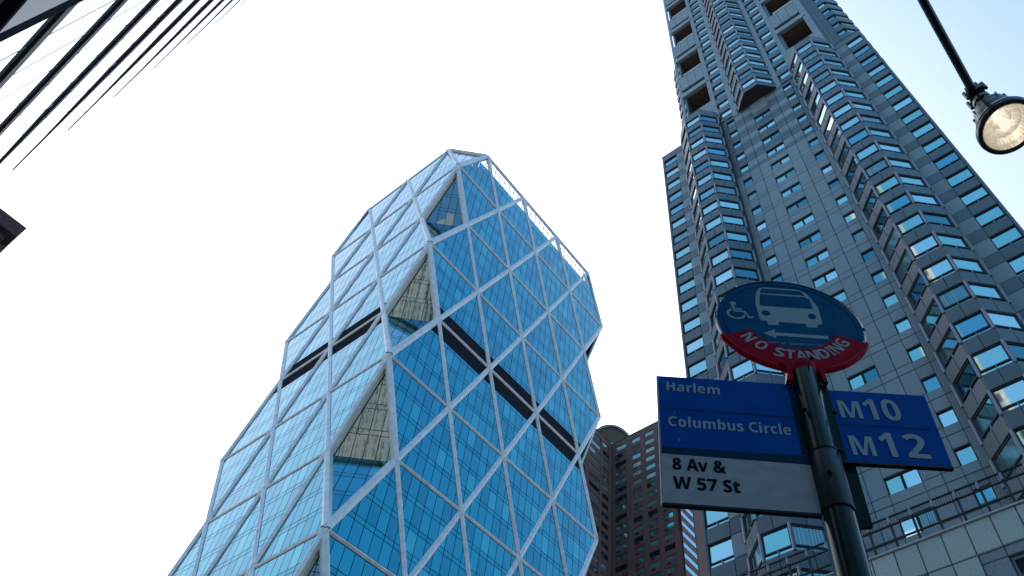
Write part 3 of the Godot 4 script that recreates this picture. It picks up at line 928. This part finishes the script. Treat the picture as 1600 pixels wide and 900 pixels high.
# ------------------------------------------------------------------ the glass building with ledges
func ledge_building():
	var t := thing("ledged_building", "glass building with stacked dark ledges seen from right below it", "building")
	var z := 2.7; var x0 := -27.3; var x1 := 14.0; var fl := 4.05
	var y0 := 1.6 + (20.41 - 1.6) * 0.675
	var b := MB.new()
	b.box(Vector3(x0 + 0.2, 0, z + 0.3), Vector3(x1, y0 + fl * 10 + 3.9, z + 24))
	part("wall_back", mesh1(b, M.faint), t)
	var f := face(Vector3(x0, 0, z + 0.25), Vector3(-1, 0, 0))     # faces the avenue; u runs south, so go backwards
	for k in range(-3, 11):
		var y := y0 + fl * k
		var lb := MB.new()
		lb.box(Vector3(x0 + 7.0, y - 0.38, z + 0.175), Vector3(x1, y, z + 0.5))
		var near_end := [Vector3(x0 + 7.0, y - 0.38, z + 0.5), Vector3(x0 + 7.0, y, z + 0.5), Vector3(x0 + 7.0, y, z + 0.175), Vector3(x0 + 7.0, y - 0.38, z + 0.175)]
		var far_end := [Vector3(x0, y - 0.03, z + 0.5), Vector3(x0, y, z + 0.5), Vector3(x0, y, z + 0.235), Vector3(x0, y - 0.03, z + 0.235)]
		lb.loft([near_end, far_end])  # tapered southward to imitate ends washed out by glare
		part("ledge", mesh1(lb, M.ledge), t)
		if k < 10:
			var u := x0 + 0.25
			while u < x1 - 1.0:
				var w := 1.45
				var p := Transform3D(Basis(Vector3(-1, 0, 0), Vector3(0, 1, 0), Vector3(0, 0, -1)), Vector3(u + w / 2, y + (fl - 0.38) / 2, z + 0.24))
				piece(t, "pane", box_mesh(w - 0.012, fl - 0.40, 0.05, M.curtain), p, w * fl)
				u += w
	# dark pier hanging on the facade
	var fin := MB.new()
	var yb := 1.6 + (22.6 - 1.6) * 0.62
	fin.box(Vector3(-10.75, yb, z + 0.05), Vector3(-9.2, y0 + fl * 10, z + 0.24))
	var pier := part("pier", mesh1(fin, M.fin), t)
	var fc := MB.new()
	fc.box(Vector3(-10.2, yb - 0.03, z + 0.02), Vector3(-9.25, y0 + fl * 10 - 0.1, z + 0.05))
	part("pier_face", mesh1(fc, M.finface), pier)
	var sh := MB.new()
	sh.box(Vector3(x0 + 0.5, 0, z + 0.1), Vector3(x1 - 0.5, y0 - fl * 3 - 0.4, z + 0.3))
	part("shopfront", mesh1(sh, M.oldglass2), t)

func cornice_building():
	var t := thing("cornice_building", "brown masonry building whose heavy roof cornice juts into the sky", "building")
	var xn := -48.8; var zw := 2.0
	var b := MB.new()
	b.box(Vector3(xn - 24, 0, zw + 1.0), Vector3(xn - 1.0, 47.95, zw + 22))
	part("wall", mesh1(b, M.cornice), t)
	var c := MB.new()
	var lo := 48.45
	c.box(Vector3(xn - 25, lo, zw), Vector3(xn, lo + 1.2, zw + 23))
	c.box(Vector3(xn - 24.6, lo - 0.5, zw + 0.45), Vector3(xn - 0.45, lo, zw + 22.6))
	var cn := part("cornice", mesh1(c, M.cornice), t)
	for i in 8:
		var m := MB.new()
		m.box(Vector3(xn - 3.2 - i * 2.8, lo - 0.06, zw + 0.06), Vector3(xn - 1.4 - i * 2.8, lo - 0.01, zw + 0.42))
		part("soffit_panel", mesh1(m, M.corniceband), cn)
	for k in 12:
		for i in 7:
			var f := face(Vector3(xn - 24, 0, zw + 1.0), Vector3(-1, 0, 0))
			var at := Transform3D(f.basis, Vector3(xn - 3.5 - i * 3.1, 44 - k * 3.6, zw + 0.96))
			piece(t, "window", window_mesh(1.4, 2.0, false, M.oldglass, M.frame), at, 2.8)

# the pale stone tower behind the camera that shows as a reflection in the corner panes
func stone_apartment_tower():
	var t := thing("limestone_tower", "tan limestone tower with tall piers mirrored in the notched corner panes", "building")
	var x0 := -5.8; var x1 := 2.2; var z0 := 43.0; var z1 := 64.0; var top := 193.0
	var b := MB.new()
	b.box(Vector3(x0 + 0.6, 0, z0 + 0.6), Vector3(x1 - 0.6, top - 3, z1 - 0.6))
	part("wall", mesh1(b, M.limestone), t)
	var crown := MB.new()
	crown.box(Vector3(x0 + 0.2, top - 6, z0 + 0.2), Vector3(x1 - 0.2, top - 4.5, z1 - 0.2))
	crown.box(Vector3(x0 + 2.4, top - 4.5, z0 + 2.4), Vector3(x1 - 2.4, top, z1 - 2.4))
	part("crown", mesh1(crown, M.limestone), t)
	for e in [[face(Vector3(x1, 0, z0 + 0.4), Vector3(-1, 0, 0)), 8.0], [face(Vector3(x0 + 0.4, 0, z0), Vector3(0, 0, 1)), 21.0]]:
		var f: Transform3D = e[0]; var w: float = e[1]
		var n := int(w / 1.75)
		for i in n + 1:
			slab(t, "pier", f, i * w / n - 0.36, i * w / n + 0.36, 0, top - 6, 0.4 if i % 3 else 0.75, 1.0, M.limestone)
		for i in n:
			for k in 52:
				var y := 14.0 + k * 3.3
				if y > top - 9: break
				var at := Transform3D(f.basis, f * Vector3((i + 0.5) * w / n, y + 1.0, -0.12))
				piece(t, "window", window_mesh(w / n - 0.72, 2.0, false, M.limestone_dark, M.frame), at, 1.5)

# ------------------------------------------------------------------ bus stop sign
var sign_frame: Transform3D

func flat(called: String, poly: PackedVector2Array, z0: float, z1: float, m: Material, parent: Node) -> MeshInstance3D:
	var b := MB.new(); b.prism(poly, z0, z1)
	return part(called, mesh1(b, m), parent)

func pts(a: Array) -> PackedVector2Array:
	var p := PackedVector2Array()
	for i in range(0, a.size(), 2): p.append(Vector2(a[i], a[i + 1]))
	return p

func stroke(path: PackedVector2Array, w: float) -> Array:
	return Geometry2D.offset_polyline(path, w / 2, Geometry2D.JOIN_ROUND, Geometry2D.END_BUTT)

func lettering(called: String, text: String, at: Vector2, size: Vector2, z: float, m: Material, parent: Node, turn := 0.0, bold := true, centred := false):
	var tm := TextMesh.new()
	var fnt := SystemFont.new()
	fnt.font_names = PackedStringArray(["Droid Sans"]); fnt.font_weight = 700 if bold else 400
	tm.font = fnt; tm.text = text; tm.font_size = 64; tm.pixel_size = 0.01; tm.depth = 0.02; tm.curve_step = 0.6
	tm.material = m
	var bb := tm.get_aabb()
	var sc := Vector3(size.x / maxf(bb.size.x, 0.01), size.y / maxf(bb.size.y, 0.01), 0.1)
	var o := part(called, tm, parent)
	var corner := Vector3(bb.position.x * sc.x, bb.position.y * sc.y, 0)
	if centred: corner = Vector3((bb.position.x + bb.size.x / 2) * sc.x, (bb.position.y + bb.size.y / 2) * sc.y, 0)
	var rot := Basis(Vector3(0, 0, 1), turn)
	o.transform = Transform3D(rot * Basis.from_scale(sc), Vector3(at.x, at.y, z) - rot * corner)

func circle(c: Vector2, r: float, n := 64, ry := -1.0) -> PackedVector2Array:
	var p := PackedVector2Array()
	for i in n: p.append(c + Vector2(cos(TAU * i / n) * r, sin(TAU * i / n) * (r if ry < 0 else ry)))
	return p

func arc_band(c: Vector2, r0: float, r1: float, a0: float, a1: float, n := 40) -> PackedVector2Array:
	var p := PackedVector2Array()
	for i in n + 1: p.append(c + Vector2.from_angle(deg_to_rad(lerpf(a0, a1, i / float(n)))) * r1)
	for i in n + 1: p.append(c + Vector2.from_angle(deg_to_rad(lerpf(a1, a0, i / float(n)))) * r0)
	return p

func bus_stop():
	var o := thing("bus_stop_sign", "bus stop pole with a round blue sign, red band and route panels", "sign")
	var right := Vector3(0.77162, 0, -0.63608)
	var lean := -0.0279
	var uu := right * cos(lean) + Vector3.UP * sin(lean)
	var vv := Vector3.UP * cos(lean) - right * sin(lean)
	var t := Transform3D(uu, vv, uu.cross(vv), Vector3(-0.48757, 3.85489, -1.91775))
	o.transform = t
	# post
	var b := MB.new()
	b.lathe([[0.055, -3.87], [0.0515, -3.6], [0.0515, 0.0], [0.046, 0.012], [0.0, 0.02]], 40, Transform3D(Basis.IDENTITY, Vector3(-0.012, 0, -0.02)))
	b.smooth()
	part("post", mesh1(b, M.pole), o)
	# two-flanged collar
	var cl := MB.new()
	cl.lathe([[0.0515, -0.665], [0.0538, -0.66], [0.0538, -0.425], [0.0515, -0.42]], 40, Transform3D(Basis.IDENTITY, Vector3(-0.012, 0, -0.02)))
	cl.smooth()
	var collar := part("collar", mesh1(cl, M.collar), o)
	var pl := MB.new()
	pl.prism(pts([0.02, -0.70, 0.098, -0.685, 0.098, -0.40, 0.02, -0.40]), -0.055, -0.043)
	part("back_plate", mesh1(pl, M.pole), collar)
	var band2 := MB.new()
	for y in [-0.665, -0.425]:
		band2.lathe([[0.0535, y - 0.005], [0.0555, y - 0.003], [0.0555, y + 0.003], [0.0535, y + 0.005]], 40, Transform3D(Basis.IDENTITY, Vector3(-0.012, 0, -0.02)))
	part("collar_ring", mesh1(band2, M.bolt), collar)
	# spine plates that hold the panels
	var sp := MB.new()
	sp.box(Vector3(0.028, -0.45, -0.035), Vector3(0.062, -0.065, -0.012))
	sp.box(Vector3(-0.085, -0.43, -0.035), Vector3(-0.05, -0.07, -0.012))
	part("spine", mesh1(sp, M.pole), o)
	for p in [[0.046, -0.088], [0.049, -0.245], [-0.055, -0.24], [-0.03, -0.545], [0.035, -0.43], [0.01, 0.03]]:
		var bo := MB.new()
		bo.lathe([[0.0085, 0.0], [0.0085, 0.008], [0.005, 0.012], [0.0, 0.012]], 8, Transform3D(Basis(Vector3.RIGHT, PI / 2), Vector3(p[0], p[1], 0.018 if absf(p[0] + 0.012) > 0.03 else 0.034)))
		part("bolt", mesh1(bo, M.bolt), o)
	# route panels left of the post
	var pan := flat("destination_panel", pts([-0.555, -0.078, -0.056, -0.070, -0.060, -0.434, -0.550, -0.436]), -0.018, -0.012, M.signblue, o)
	flat("divider", pts([-0.553, -0.2515, -0.058, -0.2515, -0.058, -0.2475, -0.553, -0.2475]), -0.012, -0.0112, M.signband, pan)
	lettering("lettering", "Harlem", Vector2(-0.525, -0.158), Vector2(0.190, 0.051), -0.0108, M.white, pan)
	lettering("lettering", "Columbus Circle", Vector2(-0.523, -0.341), Vector2(0.416, 0.053), -0.0108, M.white, pan)
	flat("scratch", pts([-0.505, -0.283, -0.4985, -0.272, -0.497, -0.262, -0.499, -0.263, -0.5, -0.272, -0.507, -0.282]), -0.012, -0.0112, M.white, pan)
	flat("scratch", pts([-0.4905, -0.39, -0.488, -0.40, -0.489, -0.412, -0.4905, -0.4]), -0.012, -0.0112, M.white, pan)
	flat("divider_band", pts([-0.550, -0.436, -0.060, -0.434, -0.060, -0.472, -0.549, -0.470]), -0.019, -0.0115, M.signband, o)
	var gp := flat("location_panel", pts([-0.549, -0.470, -0.060, -0.472, -0.066, -0.678, -0.546, -0.680]), -0.018, -0.012, M.signgrey, o)
	lettering("lettering", "8 Av &", Vector2(-0.514, -0.538), Vector2(0.170, 0.051), -0.0108, M.ink, gp)
	lettering("lettering", "W 57 St", Vector2(-0.514, -0.618), Vector2(0.208, 0.051), -0.0108, M.ink, gp)
	flat("bottom_edge", pts([-0.548, -0.688, -0.066, -0.687, -0.066, -0.678, -0.546, -0.680]), -0.024, -0.008, M.bolt, gp)
	flat("side_edge", pts([-0.560, -0.078, -0.555, -0.078, -0.546, -0.680, -0.552, -0.684]), -0.022, -0.009, M.edge, gp)
	# route panel right of the post
	var rp := flat("route_panel", pts([0.060, -0.069, 0.425, -0.060, 0.418, -0.421, 0.060, -0.432]), -0.032, -0.026, M.signblue, o)
	flat("divider", pts([0.06, -0.252, 0.4215, -0.244, 0.4215, -0.2405, 0.06, -0.2485]), -0.026, -0.0252, M.signband, rp)
	flat("bottom_edge", pts([0.06, -0.440, 0.419, -0.429, 0.418, -0.421, 0.060, -0.432]), -0.038, -0.022, M.bolt, rp)
	lettering("lettering", "M", Vector2(0.090, -0.2145), Vector2(0.079, 0.089), -0.0245, M.white, rp, 0.03)
	lettering("lettering", "10", Vector2(0.180, -0.214), Vector2(0.130, 0.111), -0.0245, M.white, rp, 0.03)
	lettering("lettering", "M", Vector2(0.093, -0.397), Vector2(0.081, 0.091), -0.0245, M.white, rp, 0.02)
	lettering("lettering", "1", Vector2(0.196, -0.394), Vector2(0.050, 0.115), -0.0245, M.white, rp, 0.02)
	lettering("lettering", "2", Vector2(0.282, -0.391), Vector2(0.076, 0.115), -0.0245, M.white, rp, 0.02)
	# the disc
	var c := Vector2(-0.021, 0.309)
	var disc := flat("disc", circle(c, 0.2925, 96), -0.012, -0.004, M.discblue, o)
	flat("rim", arc_band(c, 0.268, 0.3, 0.0, 360.0, 96), -0.016, -0.002, M.discrim, disc)
	var red := flat("red_band", arc_band(c, 0.180, 0.3015, 204.0, 339.0, 48), -0.017, 0.002, M.signred, o)
	var lip := MB.new()
	var lp := []
	for i in 41: lp.append(Vector3(c.x + cos(deg_to_rad(lerpf(203.0, 340.0, i / 40.0))) * 0.303, c.y + sin(deg_to_rad(lerpf(203.0, 340.0, i / 40.0))) * 0.303, -0.006))
	lip.tube(lp, 0.013, 8)
	lip.smooth()
	part("lip", mesh1(lip, M.signred), red)
	var inl := MB.new()
	var ip := []
	for i in 41: ip.append(Vector3(c.x + cos(deg_to_rad(lerpf(206.0, 337.0, i / 40.0))) * 0.284, c.y + sin(deg_to_rad(lerpf(206.0, 337.0, i / 40.0))) * 0.284, 0.001))
	inl.tube(ip, 0.0025, 6)
	part("groove", mesh1(inl, M.signred), red)
	# red socket under the disc
	var so := MB.new()
	so.lathe([[0.053, -0.012], [0.0545, 0.0], [0.056, 0.035], [0.05, 0.047], [0.0, 0.05]], 32, Transform3D(Basis.IDENTITY, Vector3(-0.012, 0, -0.022)))
	so.smooth()
	part("socket", mesh1(so, M.signred), o)
	var fl := MB.new()
	fl.prism(pts([-0.105, 0.028, 0.075, 0.032, 0.056, 0.0, 0.060, -0.07, 0.046, -0.07, 0.04, 0.0, -0.06, 0.0, -0.066, -0.072, -0.09, -0.072, -0.078, 0.0]), -0.02, 0.012)
	part("socket_flange", mesh1(fl, M.signred), o)
	# print on the disc
	var zb := -0.004
	var bus := flat("bus_symbol", pts([-0.116, 0.548, -0.131, 0.515, -0.140, 0.474, -0.146, 0.418, -0.139, 0.312, -0.111, 0.310, -0.111, 0.284, -0.069, 0.284, -0.065, 0.308, 0.043, 0.309, 0.046, 0.287, 0.088, 0.287, 0.091, 0.311, 0.113, 0.316, 0.115, 0.432, 0.087, 0.522, 0.063, 0.550, 0.045, 0.557, -0.098, 0.556]), zb, zb + 0.0008, M.white, disc)
	flat("bus_window", pts([-0.111, 0.538, -0.117, 0.511, 0.073, 0.514, 0.060, 0.542, 0.045, 0.547, -0.100, 0.546]), zb + 0.0008, zb + 0.0014, M.discblue, bus)
	flat("bus_window", pts([-0.121, 0.491, -0.129, 0.423, -0.119, 0.415, 0.092, 0.418, 0.087, 0.490, 0.072, 0.502, -0.115, 0.500]), zb + 0.0008, zb + 0.0014, M.discblue, bus)
	flat("headlight", circle(Vector2(-0.110, 0.364), 0.0172, 24, 0.0195), zb + 0.0008, zb + 0.0014, M.discblue, bus)
	flat("headlight", circle(Vector2(0.078, 0.364), 0.0165, 24, 0.0195), zb + 0.0008, zb + 0.0014, M.discblue, bus)
	flat("arrow", pts([-0.139, 0.226, -0.089, 0.254, -0.089, 0.2345, 0.120, 0.2365, 0.119, 0.2165, -0.089, 0.2145, -0.089, 0.196]), zb, zb + 0.0008, M.white, disc)
	var wc := MB.new()
	for path in [[-0.243, 0.41, -0.237, 0.363, -0.199, 0.363, -0.181, 0.323, -0.163, 0.331], [-0.240, 0.378, -0.206, 0.379], [-0.249, 0.374, -0.263, 0.361, -0.267, 0.346, -0.26, 0.325, -0.243, 0.314, -0.227, 0.313, -0.211, 0.319, -0.202, 0.330, -0.2, 0.338]]:
		for q in stroke(pts(path), 0.0105): wc.prism(q, zb, zb + 0.0008)
	wc.prism(circle(Vector2(-0.239, 0.417), 0.0125, 20), zb, zb + 0.001)
	part("wheelchair_symbol", mesh1(wc, M.white), disc)
	lettering("fine_print", "DEPT OF TRANSPORTATION", Vector2(-0.124, 0.158), Vector2(0.230, 0.0125), zb + 0.0009, M.white, disc, 0.02, false)
	var letters := [["N", 215.5, 0.046], ["O", 232.0, 0.047], ["S", 251.5, 0.042], ["T", 262.0, 0.038], ["A", 273.0, 0.046], ["N", 284.5, 0.046], ["D", 296.5, 0.045], ["I", 305.5, 0.012], ["N", 314.5, 0.046], ["G", 327.0, 0.045]]
	for l in letters:
		var an := deg_to_rad(l[1])
		lettering("lettering", l[0], c + Vector2.from_angle(an) * 0.220, Vector2(l[2] * 0.92, 0.055), 0.0028, M.white, red, an + PI / 2, true, true)

# ------------------------------------------------------------------ street lamp
func street_lamp():
	var o := thing("street_lamp", "black bell shaped street lamp hanging from a long thin arm", "street lamp", Vector3(1.29, 0, -4.41))
	var y := 8.62
	var body := MB.new()
	body.lathe([[0.262, y + 0.035], [0.268, y + 0.055], [0.255, y + 0.09], [0.205, y + 0.13], [0.197, y + 0.15], [0.197, y + 0.27], [0.185, y + 0.30], [0.172, y + 0.31], [0.168, y + 0.40], [0.15, y + 0.44], [0.105, y + 0.47], [0.075, y + 0.50], [0.07, y + 0.60], [0.09, y + 0.61], [0.09, y + 0.66], [0.055, y + 0.68], [0.055, y + 0.78], [0.0, y + 0.79]], 40)
	part("housing", mesh1(body, M.black), o)
	var fins := MB.new()
	for i in 12:
		var an := TAU * i / 12
		fins.box(Vector3(0.14, y + 0.31, -0.008), Vector3(0.179, y + 0.42, 0.008), Transform3D(Basis(Vector3.UP, an), Vector3.ZERO))
	part("cooling_rib", mesh1(fins, M.black), o)
	var rim := MB.new()
	rim.lathe([[0.222, y + 0.03], [0.222, y - 0.012], [0.245, y - 0.022], [0.266, y - 0.008], [0.27, y + 0.02], [0.262, y + 0.04], [0.225, y + 0.05]], 48)
	rim.smooth()
	part("rim", mesh1(rim, M.black), o)
	var refl := MB.new()
	refl.lathe([[0.222, y + 0.0], [0.21, y + 0.07], [0.17, y + 0.14], [0.10, y + 0.19], [0.0, y + 0.2]], 40)
	part("reflector", mesh1(refl, M.reflector), o)
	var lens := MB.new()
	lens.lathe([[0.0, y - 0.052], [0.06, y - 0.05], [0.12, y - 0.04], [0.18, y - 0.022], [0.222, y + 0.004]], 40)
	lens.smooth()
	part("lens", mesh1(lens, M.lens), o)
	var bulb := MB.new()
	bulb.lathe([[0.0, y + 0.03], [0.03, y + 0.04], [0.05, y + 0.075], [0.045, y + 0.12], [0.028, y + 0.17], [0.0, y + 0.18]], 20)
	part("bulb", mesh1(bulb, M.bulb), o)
	var lamp := OmniLight3D.new(); lamp.name = "added_glow"  # added light inside the lens, brightens a lamp not known to burn
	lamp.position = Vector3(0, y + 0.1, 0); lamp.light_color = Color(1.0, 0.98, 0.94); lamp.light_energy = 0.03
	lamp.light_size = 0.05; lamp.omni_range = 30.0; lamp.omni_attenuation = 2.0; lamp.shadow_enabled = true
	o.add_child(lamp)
	# clamp and arm
	var ah := y + 0.84
	var cl := MB.new()
	cl.box(Vector3(-0.075, y + 0.75, -0.10), Vector3(0.075, y + 0.82, 0.10))
	cl.box(Vector3(-0.06, y + 0.82, -0.08), Vector3(0.06, y + 0.92, 0.08))
	part("clamp", mesh1(cl, M.black), o)
	for s in [[-1, -0.06], [1, -0.06], [-1, 0.06], [1, 0.06]]:
		var bo := MB.new()
		bo.tube([Vector3(s[0] * 0.09, y + 0.73, s[1]), Vector3(s[0] * 0.09, y + 0.87, s[1])], 0.018, 8)
		part("clamp_bolt", mesh1(bo, M.black), o)
	var arm := MB.new()
	var path := []
	for i in 13:
		var k := i / 12.0
		path.append(Vector3(-0.27 * k, ah - 0.02 + 0.10 * sin(k * 1.4) - 0.9 * k * k * k * k, -0.12 + 3.9 * k))
	arm.tube(path, 0.042, 14)
	part("arm", mesh1(arm, M.black), o)
	var brace := MB.new()
	brace.tube([Vector3(-0.10, ah + 0.02, 1.5), Vector3(-0.2, ah - 0.5, 2.9), Vector3(-0.27, ah - 1.3, 3.74)], 0.022, 8)
	part("brace", mesh1(brace, M.black), o)
	var post := MB.new()
	post.lathe([[0.2, 0.0], [0.2, 0.5], [0.13, 0.62], [0.105, 1.2], [0.075, ah - 0.75], [0.09, ah - 0.7], [0.09, ah - 0.4], [0.03, ah - 0.3], [0.0, ah - 0.2]], 20, Transform3D(Basis.IDENTITY, Vector3(-0.27, 0, 3.78)))
	part("post", mesh1(post, M.black), o)

# ------------------------------------------------------------------ ground
func ground():
	var g := MB.new()
	g.quad(Vector3(-1500, -0.16, 1500), Vector3(1500, -0.16, 1500), Vector3(1500, -0.16, -1500), Vector3(-1500, -0.16, -1500))
	struct("ground", mesh1(g, M.pavement))
	var r := MB.new()
	r.quad(Vector3(-700, -0.15, -3.2), Vector3(700, -0.15, -3.2), Vector3(700, -0.15, -21.5), Vector3(-700, -0.15, -21.5))
	struct("avenue_road", mesh1(r, M.asphalt))
	var s := MB.new()
	s.quad(Vector3(-52, -0.146, -21.5), Vector3(-32, -0.146, -21.5), Vector3(-32, -0.146, -700), Vector3(-52, -0.146, -700))
	struct("side_road", mesh1(s, M.asphalt))
	var p := MB.new()
	p.box(Vector3(-32, -0.15, -3.2), Vector3(60, 0, 2.8))
	struct("sidewalk", mesh1(p, M.pavement))
	var w := MB.new()
	w.box(Vector3(-32, -0.15, -27), Vector3(60, 0, -21.5))
	struct("far_sidewalk", mesh1(w, M.pavement))
	var k := MB.new()
	for i in 24:
		for z in [-9.3, -15.4]:
			var x := -60.0 + i * 6.0
			k.quad(Vector3(x, -0.144, z + 0.07), Vector3(x + 3, -0.144, z + 0.07), Vector3(x + 3, -0.144, z - 0.07), Vector3(x, -0.144, z - 0.07))
	struct("lane_marking", mesh1(k, M.paint))

# ------------------------------------------------------------------
func _ready():
	rng.seed = 57
	var cam := Camera3D.new(); cam.name = "camera"
	cam.transform = Transform3D(Basis(CAM_RIGHT, CAM_UP, CAM_BACK).orthonormalized(), EYE)
	var near := 0.1
	cam.set_frustum(900.0 / FOCAL * near, Vector2((800 - 941.84) / FOCAL, (562.11 - 450) / FOCAL) * near, near, 4000.0)
	add_child(cam); cam.make_current()
	var env := Environment.new()
	env.background_mode = Environment.BG_SKY
	env.sky = make_sky()
	env.background_energy_multiplier = 1.0
	env.ambient_light_source = Environment.AMBIENT_SOURCE_SKY
	env.tonemap_mode = Environment.TONE_MAPPER_LINEAR
	env.tonemap_exposure = 1.0
	env.sdfgi_enabled = true; env.ssao_enabled = true; env.ssil_enabled = true
	var we := WorldEnvironment.new(); we.name = "world_environment"; we.environment = env
	add_child(we)
	var sun := DirectionalLight3D.new(); sun.name = "sun"
	sun.light_energy = 1.4; sun.light_color = Color(1.0, 0.95, 0.86); sun.light_angular_distance = 0.5
	sun.shadow_enabled = true
	add_child(sun)
	sun.look_at_from_position(SUN_DIR * 100.0, Vector3.ZERO, Vector3.UP)

	make_materials()
	ground()
	diagrid_tower()
	grey_tower()
	brick_tower()
	ledge_building()
	cornice_building()
	stone_apartment_tower()
	flush()
	street_lamp()
	bus_stop()
